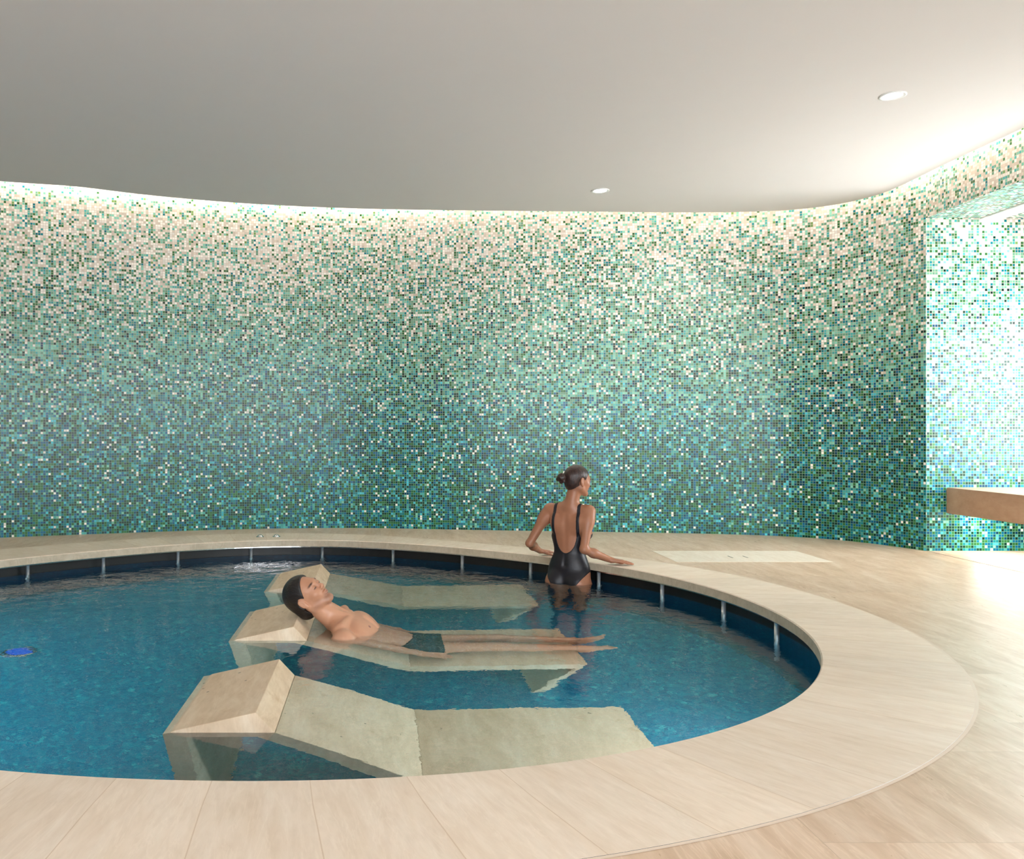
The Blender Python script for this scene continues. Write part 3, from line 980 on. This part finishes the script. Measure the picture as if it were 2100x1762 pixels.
def head_sdf(S, M, male, neck_a, neck_b, nr1, nr2):
    f = 1.0
    S.ell(M, (0,-0.014,0.036), (0.072,0.093,0.081), 0.01)
    S.ell(M, (0,0.030,-0.008), (0.058,0.060,0.086), 0.03)
    jw = 0.050 if male else 0.044
    for s in (-1, 1):
        S.cone(M, (s*jw,0.004,-0.052), (s*0.016,0.066,-0.090), 0.017, 0.015, 0.028)
        S.ell(M, (s*0.036,0.056,-0.022), (0.022,0.022,0.022), 0.025)
    S.ell(M, (0,0.070,-0.090), (0.021,0.019,0.017) if male else (0.017,0.016,0.015), 0.018)
    S.cone(M, (-0.030,0.076,0.024), (0.030,0.076,0.024), 0.012 if male else 0.009, 0.012 if male else 0.009, 0.02)
    for s in (-1, 1):
        S.ell(M, (s*0.031,0.096,0.006), (0.016,0.013,0.011), 0.014, op='s')
    S.cone(M, (0,0.083,0.018), (0,0.104,-0.021), 0.0062, 0.0088, 0.010)
    for s in (-1, 1):
        S.ell(M, (s*0.011,0.094,-0.026), (0.0085,0.010,0.0075), 0.007)
        S.ell(M, (s*0.031,0.076,0.005), (0.0145,0.0135,0.0105), 0.004)
    S.ell(M, (0,0.0835,-0.050), (0.022,0.012,0.0050), 0.007)
    S.ell(M, (0,0.0825,-0.061), (0.019,0.012,0.0058), 0.007)
    S.ell(M, (0,0.098,-0.0555), (0.024,0.008,0.0016), 0.003, op='s')
    for s in (-1, 1):
        S.ell(M, (s*0.076,-0.012,-0.003), (0.0075,0.017,0.031), 0.006, rot=(0.18,0,s*0.32))
        S.ell(M, (s*0.086,-0.007,0.002), (0.007,0.009,0.015), 0.004, op='s', rot=(0.18,0,s*0.32))
        S.ell(M, (s*0.074,-0.004,-0.029), (0.006,0.008,0.009), 0.006)
    S.cone(I4, neck_a, neck_b, nr1, nr2, 0.03)

def hand_sdf(S, M, side, curl=0.25, spread=1.0, s=1.0, grp='arm'):
    """x = towards the fingers, z = back of the hand, thumb on the +y*side side"""
    base = [(0.086,0.027),(0.091,0.009),(0.087,-0.010),(0.078,-0.027)]
    ln = [0.070,0.078,0.072,0.056]; fan = [0.10,0.02,-0.06,-0.16]
    for (bx, by), L, a in zip(base, ln, fan):
        by *= side; a *= side*spread
        S.cone(M, (0.0, by*0.55, 0), (bx, by, 0.002), 0.015, 0.0115, 0.012, grp=grp)
    k = 0.0
    for (bx, by), L, a in zip(base, ln, fan):
        by *= side; a *= side*spread
        p = Vector((bx-0.004, by, 0.001)); ang = -curl*0.5
        for seg, (fr, ra, rb) in enumerate(((0.45,0.0095,0.0085),(0.30,0.0085,0.0078),(0.25,0.0078,0.0066))):
            d = Vector((math.cos(a)*math.cos(ang), math.sin(a)*math.cos(ang), math.sin(ang)))
            q = p+d*(L*fr)
            S.cone(M, tuple(p), tuple(q), ra, rb, 0.004, grp=grp)
            p = q; ang -= curl*0.6
    S.cone(M, (0.012,0.020*side,-0.004), (0.046,0.047*side,-0.012), 0.014, 0.0115, 0.010, grp=grp)
    S.cone(M, (0.046,0.047*side,-0.012), (0.076,0.058*side,-0.018), 0.0105, 0.0090, 0.004, grp=grp)
    S.cone(M, (0.076,0.058*side,-0.018), (0.098,0.060*side,-0.023), 0.0090, 0.0072, 0.004, grp=grp)

def foot_sdf(S, M, side, grp='leg'):
    """x = towards the toes, z = top of the foot"""
    S.ell(M, (-0.035,0,-0.045), (0.034,0.031,0.034), 0.03, grp=grp)
    S.cone(M, (0.0,0,-0.018), (0.11,0,-0.052), 0.034, 0.022, 0.03, grp=grp)
    S.cone(M, (0.0,0.006*side,-0.05), (0.12,0.016*side,-0.060), 0.026, 0.020, 0.02, grp=grp)
    S.cone(M, (0.02,-0.012*side,-0.05), (0.11,-0.022*side,-0.064), 0.022, 0.016, 0.02, grp=grp)
    for i, (y, L, r) in enumerate(((0.030,0.058,0.0125),(0.011,0.054,0.0090),(-0.004,0.048,0.0085),(-0.018,0.040,0.0080),(-0.031,0.032,0.0078))):
        S.cone(M, (0.118-i*0.005, y*side, -0.062), (0.118-i*0.005+L, y*side*1.05, -0.067), r, r*0.85, 0.005, grp=grp)

def paint(verts, base, blobs):
    col = np.tile(np.array(base[:3], np.float64), (len(verts),1))
    for M, c, r, colr, amt, soft in blobs:
        Mi = np.array(M.inverted())
        L = verts@Mi[:3,:3].T+Mi[:3,3]
        q = np.sqrt((((L-np.array(c))/np.array(r))**2).sum(1))
        w = np.clip((1-q)/max(soft,1e-3), 0, 1)*amt
        col = col*(1-w[:,None])+np.array(colr[:3])*w[:,None]
    return col

VOX = 0.0042
# ---------------------------------------------------------------- the woman
def make_woman():
    root = empty('person', (1.39, 6.40, ZF))
    tag(root, 'woman in black low-back swimsuit standing at the pool rim, back turned, hair in a bun', 'person')
    yaw = math.radians(-33)
    T = Matrix.Translation((1.392, 6.395, -0.055)) @ Matrix.Rotation(yaw, 4, 'Z')
    S = SDF()
    # torso
    S.ell(T, (0,0.0,-0.02), (0.158,0.098,0.110), 0.02)
    S.ell(T, (0,0.0,0.055), (0.130,0.088,0.085), 0.05)
    for s in (-1,1):
        S.ell(T, (s*0.078,-0.045,-0.085), (0.086,0.082,0.085), 0.035)
    S.ell(T, (0,0.008,0.13), (0.108,0.080,0.13), 0.045)
    S.ell(T, (0,0.012,0.27), (0.137,0.092,0.14), 0.05)
    S.ell(T, (0,0.0,0.37), (0.132,0.078,0.10), 0.05)
    for s in (-1,1):
        S.ell(T, (s*0.076,0.102,0.268), (0.060,0.058,0.060), 0.03)
        S.ell(T, (s*0.080,-0.060,0.345), (0.044,0.026,0.072), 0.022, rot=(0,s*0.20,0))
        S.cone(T, (s*0.030,-0.018,0.478), (s*0.120,-0.006,0.446), 0.028, 0.030, 0.05)
    S.ell(T, (0,-0.005,0.435), (0.085,0.045,0.045), 0.04)
    S.cone(T, (0,-0.106,0.05), (0,-0.098,0.40), 0.016, 0.018, 0.022, op='s')
    torso_n = len(S.p)
    # shoulders and arms in world coordinates
    shL = T @ Vector((-0.155,0.0,0.440)); shR = T @ Vector((0.155,0.0,0.440))
    elL = Vector((1.118,6.50,0.128)); wrL = Vector((1.235,6.725,0.040))
    elR = Vector((1.462,6.235,0.118)); wrR = Vector((1.668,6.268,0.036))
    for sh, el, wr in ((shL,elL,wrL),(shR,elR,wrR)):
        S.cone(I4, tuple(sh), tuple(sh.lerp(el,0.30)), 0.044, 0.041, 0.045, grp='arm')
        S.cone(I4, tuple(sh.lerp(el,0.22)), tuple(el), 0.040, 0.029, 0.03, grp='arm')
        S.cone(I4, tuple(el), tuple(el.lerp(wr,0.35)), 0.028, 0.032, 0.02, grp='arm')
        S.cone(I4, tuple(el.lerp(wr,0.35)), tuple(wr), 0.033, 0.021, 0.02, grp='arm')
    hr = Vector((0.985,-0.15,-0.12)).normalized(); zz = Vector((0.1,0,1)); zz = (zz-hr*zz.dot(hr)).normalized()
    MR = frame(wrR, hr, zz.cross(hr), zz, 0.95)
    hand_sdf(S, MR, 1, curl=0.12, spread=1.3)
    hl = Vector((0.86,0.50,-0.14)).normalized(); zz = Vector((0,0,1)); zz = (zz-hl*zz.dot(hl)).normalized()
    ML = frame(wrL, hl, zz.cross(hl), zz, 0.92)
    hand_sdf(S, ML, -1, curl=0.12, spread=1.2)
    # legs
    for s in (-1,1):
        a = T @ Vector((s*0.082,0.0,-0.12)); kx = T @ Vector((s*0.075,0.025,-0.50)); an = T @ Vector((s*0.085,-0.01,-0.905))
        S.cone(I4, tuple(a), tuple(kx), 0.088, 0.052, 0.04, grp='leg')
        S.cone(I4, tuple(kx), tuple(an), 0.050, 0.033, 0.02, grp='leg')
        cm = kx.lerp(an, 0.3)+Vector((0,-0.015,0))
        S.ell(Matrix.Translation(cm), (0,0,0), (0.045,0.048,0.10), 0.03, grp='leg')
        FM = T @ Matrix.Translation((s*0.085,-0.01,-0.905)) @ Matrix.Rotation(PI/2,4,'Z')
        foot_sdf(S, FM, s)
    # head looks to the right
    hz = math.radians(-68)
    HM = Matrix.Translation((1.447,6.365,0.600)) @ Matrix.Rotation(hz,4,'Z') @ Matrix.Rotation(math.radians(-3),4,'X') @ Matrix.Scale(0.985,4)
    head_sdf(S, HM, False, (1.425,6.368,0.555), (1.400,6.372,0.415), 0.047, 0.052)
    V, lo = eval_grid(S.p, VOX)
    v, f = surface_nets(V, lo, VOX)
    base = srgb(166,112,84)
    col = paint(v, base, [
        (HM, (0,0.098,-0.056), (0.024,0.014,0.013), srgb(168,84,80), 0.8, 0.4),
        (HM, (0.032,0.085,0.030), (0.020,0.016,0.005), srgb(50,30,24), 0.9, 0.5),
        (HM, (-0.032,0.085,0.030), (0.020,0.016,0.005), srgb(50,30,24), 0.9, 0.5),
        (HM, (0.034,0.088,0.004), (0.017,0.014,0.0035), srgb(36,24,22), 0.9, 0.5),
        (HM, (-0.034,0.088,0.004), (0.017,0.014,0.0035), srgb(36,24,22), 0.9, 0.5),
        (HM, (0.045,0.05,-0.03), (0.035,0.04,0.03), srgb(206,140,118), 0.35, 1.0),
    ])
    np_mesh('body', v, f, M_skin, root, col)
    # swimsuit
    Ti = np.array(T.inverted())
    def suit_region(G):
        L = G@Ti[:3,:3].T+Ti[:3,3]
        x = np.abs(L[...,0]); y = L[...,1]; z = L[...,2]
        back = y < 0.012
        # low scoop
        zb = 0.135; zt = 0.36
        q = np.clip((zt-z)/(zt-zb), 0, 1)
        w = 0.083*np.sqrt(np.clip(1-q**3.0, 0, 1))
        w = np.where(z > zt, 0.083-(z-zt)*0.05, w)
        scoop = np.where(z > zb, w-x, zb*0+ (z-zb)*-1.0*-1.0)
        d_scoop = np.where(z > zb, w-x, (z-zb))
        wf = 0.060*np.clip((z-0.33)/0.04, 0, 1)
        d_front = np.where(z > 0.33, np.maximum(wf, 0)-x, -0.05)
        d = np.where(back, d_scoop, d_front)
        # arm holes
        lim = np.where(z > 0.28, 0.107-(z-0.28)*0.03, 0.107+(0.28-z)*0.9)
        lim = np.where((z <= 0.28) & (~back), 0.107+(0.28-z)*1.5, lim)
        d = np.maximum(d, x-lim)
        # leg openings
        zc = -0.155+0.155*np.clip(x/0.158, 0, 1.2)**1.7
        d = np.maximum(d, (zc-z)*0.75)
        return d
    tors = [p for p in S.p[:torso_n]]
    SS = SDF(); SS.p = tors
    for s in (-1,1):
        a = T @ Vector((s*0.082,0.0,-0.12)); kx = T @ Vector((s*0.075,0.025,-0.50))
        SS.cone(I4, tuple(a), tuple(a.lerp(kx,0.3)), 0.088, 0.077, 0.04)
        sh = T @ Vector((s*0.155,0,0.440)); el = elL if s < 0 else elR
        SS.cone(I4, tuple(sh), tuple(sh.lerp(el,0.3)), 0.044, 0.041, 0.045)
    V, lo = eval_grid(SS.p, 0.0036, region=suit_region, expand=0.0035)
    v, f = surface_nets(V, lo, 0.0036)
    np_mesh('swimsuit', v, f, M_suit, root)
    # hair, pulled back, with the bun
    H = SDF()
    H.ell(HM, (0,-0.014,0.036), (0.078,0.100,0.088), 0.01)
    H.ell(HM, (0,-0.040,-0.020), (0.060,0.062,0.060), 0.03)
    Hi = np.array(HM.inverted())
    def hair_region(G):
        L = G@Hi[:3,:3].T+Hi[:3,3]
        x = L[...,0]; y = L[...,1]; z = L[...,2]
        a = (y-0.056-0.0*z)*0.80-(z-0.058)*0.60          # hairline up the forehead to the temple
        b = np.where(y > 0.0, (-0.004-z), (-0.010-z+ (y)*0.75))   # lower line, down to the nape
        # clear the ear
        e = 1.0-np.sqrt(((y+0.006)/0.024)**2+((z+0.004)/0.035)**2)
        e = np.where(np.abs(x) > 0.045, e*0.03, -1)
        return np.maximum(np.maximum(a, b*0.8), e)
    V, lo = eval_grid(H.p, 0.0034, region=hair_region)
    v, f = surface_nets(V, lo, 0.0034)
    hair = np_mesh('hair', v, f, M_hair_w, root, smooth_it=2)
    B = SDF()
    B.ell(HM, (0,-0.142,0.022), (0.034,0.034,0.036), 0.01)
    B.cone(HM, (0.012,-0.150,0.046), (-0.016,-0.164,0.010), 0.013, 0.015, 0.004)
    B.cone(HM, (-0.020,-0.128,0.046), (0.020,-0.136,-0.004), 0.013, 0.012, 0.004)
    B.cone(HM, (0.024,-0.140,0.030), (0.006,-0.150,-0.010), 0.012, 0.013, 0.004)
    B.cone(HM, (0,-0.095,0.024), (0,-0.125,0.022), 0.022, 0.016, 0.01)
    V, lo = eval_grid(B.p, 0.0032)
    v, f = surface_nets(V, lo, 0.0032)
    o = np_mesh('hair_bun', v, f, M_hair_w, root, smooth_it=2)
    return root

# ---------------------------------------------------------------- the man
def make_man():
    root = empty('person', (0.10, 4.90, -0.62))
    tag(root, 'man in dark trunks lying on the middle stone lounger, eyes closed, head on its headrest', 'person')
    P = Vector((0.215,4.915,-0.485)); Mid = Vector((-0.215,4.88,-0.105))
    up = (Mid-P).normalized(); fw = Vector((0.66,-0.10,0.75))
    T = ortho(P, up, fw)          # torso frame
    L = (Mid-P).length            # shoulder line at z = L
    S = SDF()
    S.ell(T, (0,-0.005,0.02), (0.150,0.098,0.105), 0.02)
    S.ell(T, (0,0.0,0.15), (0.130,0.092,0.16), 0.06)
    S.ell(T, (0,0.002,0.34), (0.150,0.104,0.19), 0.05)
    S.ell(T, (0,0.010,0.47), (0.165,0.092,0.095), 0.06)
    S.ell(T, (0,0.012,0.485), (0.20,0.070,0.070), 0.05)
    for s in (-1,1):
        S.ell(T, (s*0.080,0.062,0.452), (0.096,0.033,0.078), 0.05, rot=(0.16,s*0.10,0))
        S.ell(T, (s*0.115,-0.02,0.36), (0.055,0.065,0.13), 0.04)
        S.cone(T, (s*0.04,-0.02,L+0.035), (s*0.15,-0.005,L+0.005), 0.036, 0.040, 0.045)
        S.ell(T, (s*0.03,0.095,0.20), (0.026,0.014,0.10), 0.025)
        S.cone(T, (s*0.02,0.060,L-0.005), (s*0.15,0.030,L+0.018), 0.010, 0.012, 0.035)
    S.ell(T, (0,-0.01,L-0.005), (0.10,0.055,0.05), 0.04)
    S.cone(T, (0,0.122,0.36), (0,0.114,0.49), 0.010, 0.010, 0.03, op='s')
    torso_n = len(S.p)
    shR = T @ Vector((0.212,-0.012,L-0.040)); shL = T @ Vector((-0.190,-0.035,L-0.040))
    elR = Vector((0.030,4.715,-0.365)); wrR = Vector((0.232,4.715,-0.520))
    elL = Vector((0.020,5.190,-0.400)); wrL = Vector((0.215,5.170,-0.540))
    for sh, el, wr in ((shR,elR,wrR),(shL,elL,wrL)):
        S.ell(Matrix.Translation(sh), (0,0,0), (0.066,0.063,0.066), 0.026, grp='arm')
        S.cone(I4, tuple(sh), tuple(el), 0.052, 0.038, 0.03, grp='arm')
        S.cone(I4, tuple(sh.lerp(el,0.5)+Vector((0.008,0,0.010))), tuple(sh.lerp(el,0.8)), 0.044, 0.038, 0.02, grp='arm')
        S.cone(I4, tuple(el), tuple(el.lerp(wr,0.35)), 0.038, 0.040, 0.02, grp='arm')
        S.cone(I4, tuple(el.lerp(wr,0.35)), tuple(wr), 0.039, 0.025, 0.02, grp='arm')
    for wr, sd, hd in ((wrR,1,Vector((1,-0.05,-0.22))),(wrL,-1,Vector((1,-0.02,-0.18)))):
        hd = hd.normalized(); zz = Vector((0.2,0,1)); zz = (zz-hd*zz.dot(hd)).normalized()
        M = frame(wr, hd, zz.cross(hd), zz, 1.02)
        hand_sdf(S, M, sd, curl=0.28, spread=1.1)
    for s, ky, ay in ((1,4.845,4.835),(-1,5.03,5.005)):
        a = Vector((0.235, 4.915-s*0.088, -0.490)); kx = Vector((0.675,ky+0.02*0,-0.490)); an = Vector((1.115,ay,-0.510))
        S.cone(I4, tuple(a), tuple(kx), 0.086, 0.057, 0.05, grp='leg')
        S.ell(Matrix.Translation(kx+Vector((0,0,0.012))), (0,0,0), (0.055,0.050,0.052), 0.03, grp='leg')
        S.cone(I4, tuple(kx), tuple(an), 0.052, 0.036, 0.02, grp='leg')
        S.ell(Matrix.Translation(kx.lerp(an,0.32)+Vector((0,0,-0.012))), (0,0,0), (0.11,0.052,0.052), 0.03, grp='leg')
        toe = Vector((0.80, -0.10*s+0.0, 0.62)).normalized(); zz = Vector((-0.6,0,0.8)); zz = (zz-toe*zz.dot(toe)).normalized()
        M = frame(an+Vector((0.01,0,0)), toe, zz.cross(toe), zz, 1.0)
        foot_sdf(S, M, -s)
    HU = Vector((-0.80,0.02,0.60)); HF = Vector((0.55,-0.40,0.74))
    HM = ortho((-0.402,4.865,0.048), HU, HF, 1.08)
    head_sdf(S, HM, True, tuple(HM @ Vector((0,-0.012,-0.045))), tuple(T @ Vector((0,-0.015,L+0.015))), 0.060, 0.066)
    for s in (-1,1):
        S.cone(I4, tuple(HM @ Vector((s*0.052,-0.018,-0.04))), tuple(T @ Vector((s*0.02,0.055,L+0.015))), 0.016, 0.012, 0.02)
    V, lo = eval_grid(S.p, VOX)
    v, f = surface_nets(V, lo, VOX)
    base = srgb(208,158,128)
    face = srgb(190,134,104)
    nip = srgb(128,78,72)
    col = paint(v, srgb(200,148,118), [
        (HM, (0,0.04,-0.01), (0.10,0.11,0.13), face, 0.75, 0.5),
        (HM, (0,0.070,-0.082), (0.058,0.048,0.040), srgb(112,84,74), 0.50, 0.6),
        (HM, (0.048,0.02,-0.060), (0.030,0.050,0.030), srgb(112,84,74), 0.40, 0.8),
        (HM, (-0.048,0.02,-0.060), (0.030,0.050,0.030), srgb(112,84,74), 0.40, 0.8),
        (HM, (0,0.092,-0.041), (0.024,0.016,0.006), srgb(96,70,62), 0.3, 0.8),
        (HM, (0,0.098,-0.056), (0.023,0.014,0.011), srgb(160,100,88), 0.6, 0.6),
        (HM, (0.034,0.080,0.028), (0.026,0.026,0.0075), srgb(30,20,16), 0.95, 0.6),
        (HM, (-0.034,0.080,0.028), (0.026,0.026,0.0075), srgb(30,20,16), 0.95, 0.6),
        (HM, (0.033,0.088,-0.0015), (0.018,0.018,0.0042), srgb(36,24,20), 0.9, 0.4),
        (HM, (-0.033,0.088,-0.0015), (0.018,0.018,0.0042), srgb(36,24,20), 0.9, 0.4),
        (T, (0.086,0.10,0.462), (0.011,0.06,0.010), nip, 0.9, 0.3),
        (T, (-0.086,0.10,0.462), (0.011,0.06,0.010), nip, 0.9, 0.3),
        (T, (0,0.10,0.14), (0.008,0.03,0.010), nip, 0.7, 0.4),
    ])
    np_mesh('body', v, f, M_skin, root, col)
    # trunks
    SS = SDF(); SS.p = list(S.p[:torso_n])
    for s, ky in ((1,4.845),(-1,5.03)):
        a = Vector((0.235, 4.915-s*0.088, -0.490)); kx = Vector((0.675,ky,-0.490))
        SS.cone(I4, tuple(a), tuple(kx), 0.086, 0.057, 0.05)
    def trunk_region(G):
        x = G[...,0]; y = G[...,1]; z = G[...,2]
        c = (x-0.105)*0.80-(z+0.43)*0.55
        return np.maximum(-c, x-0.352)
    V, lo = eval_grid(SS.p, 0.004, region=trunk_region, expand=0.008)
    v, f = surface_nets(V, lo, 0.004)
    np_mesh('swim_trunks', v, f, M_trunks, root)
    # hair
    H = SDF()
    H.ell(HM, (0,-0.020,0.042), (0.080,0.106,0.092), 0.01)
    H.ell(HM, (0,-0.050,-0.010), (0.070,0.070,0.078), 0.03)
    H.ell(HM, (0,-0.075,-0.045), (0.055,0.045,0.040), 0.03)
    Hi = np.array(HM.inverted())
    def hair_region(G):
        L_ = G@Hi[:3,:3].T+Hi[:3,3]
        x = L_[...,0]; y = L_[...,1]; z = L_[...,2]
        a = (y-0.052)*0.86-(z-0.070)*0.50
        tmp = np.where(z < 0.03, (y-0.030), -1)       # side line in front of the ear
        b = np.where(y > 0.004, (-0.036-z), -1)
        a = np.maximum(a, np.maximum(tmp, b))
        e = 1.0-np.sqrt(((y+0.008)/0.026)**2+((z+0.006)/0.037)**2)
        e = np.where(np.abs(x) > 0.05, e*0.02, -1)
        n = np.where(y > -0.04, (-0.028-z), -1)
        return np.maximum(np.maximum(a, e), n)*1.08
    V, lo = eval_grid(H.p, 0.0036, region=hair_region)
    v, f = surface_nets(V, lo, 0.0036)
    np_mesh('hair', v, f, M_hair_m, root, smooth_it=2)
    return root
make_woman()
make_man()

# ------------------------------------------------------------------ light
def area(name, loc, rot, sx, sy, power, col=(1,1,1), spread=None):
    d = bpy.data.lights.new(name, 'AREA'); d.shape = 'RECTANGLE'; d.size = sx; d.size_y = sy
    d.energy = power; d.color = col
    if spread is not None: d.spread = spread
    o = bpy.data.objects.new(name, d); o.location = loc; o.rotation_euler = rot
    link(o); return o
# added fill in the unseen niche opening, then daylight through the garden window
area('niche_fill_light', (NB+0.03, (WY0+WY1)/2, (WZ0+WZ1)/2), (0, PI/2, 0), WZ1-WZ0-0.06, WY1-WY0-0.06, 100, (0.93,0.98,1.0))
area('daylight_garden', ((FX0+FX1)/2, RY0-0.03, (FZ0+FZ1)/2), (PI/2, 0, 0), FX1-FX0-0.1, FZ1-FZ0-0.1, 365, (0.91,0.955,1.0))

def spot(name, loc, tgt, power, angle, blend, r=0.05, col=(1,0.96,0.9)):
    d = bpy.data.lights.new(name, 'SPOT'); d.energy = power; d.spot_size = math.radians(angle); d.spot_blend = blend
    d.shadow_soft_size = r; d.color = col
    o = bpy.data.objects.new(name, d); o.location = loc
    o.rotation_euler = (Vector(tgt)-Vector(loc)).to_track_quat('-Z', 'Y').to_euler()
    link(o); return o
spot('downlight_beam', (3.099*k, 5.249*k, ZC-0.03), (2.15, 8.3, 1.65), 120, 50, 1.0)
spot('downlight_beam', (1.859*k, 7.338*k, ZC-0.03), (1.859*k, 7.2, 0), 40, 100, 1.0)
w = bpy.data.worlds.new('World'); scene.world = w; w.use_nodes = True
bg = w.node_tree.nodes['Background']; bg.inputs[0].default_value = (0.9,0.95,1,1); bg.inputs[1].default_value = 1.0

# ------------------------------------------------------------------ camera
cd = bpy.data.cameras.new('Camera'); cam = bpy.data.objects.new('Camera', cd); link(cam)
cd.sensor_fit = 'HORIZONTAL'; cd.sensor_width = 36.0
cd.lens = 1780/2100*36.0
cd.shift_x = (1050-780)/2100
cd.shift_y = 0.0
cd.clip_start = 0.05
cam.location = (0, 0, 0.98); cam.rotation_euler = (PI/2, 0, 0)
scene.camera = cam

scene.view_settings.view_transform = 'Standard'
scene.view_settings.look = 'None'
scene.view_settings.gamma = 1.0
scene.view_settings.exposure = 0.22
scene.view_settings.use_curve_mapping = False
cy = scene.cycles
cy.use_denoising = True
try: cy.denoiser = 'OPENIMAGEDENOISE'
except Exception: pass
cy.use_adaptive_sampling = True; cy.adaptive_threshold = 0.15
cy.max_bounces = 7; cy.diffuse_bounces = 3; cy.glossy_bounces = 3; cy.transmission_bounces = 5; cy.transparent_max_bounces = 8
cy.sample_clamp_indirect = 6.0
cy.light_sampling_threshold = 0.03
cy.caustics_reflective = True; cy.caustics_refractive = True
cy.blur_glossy = 0.3
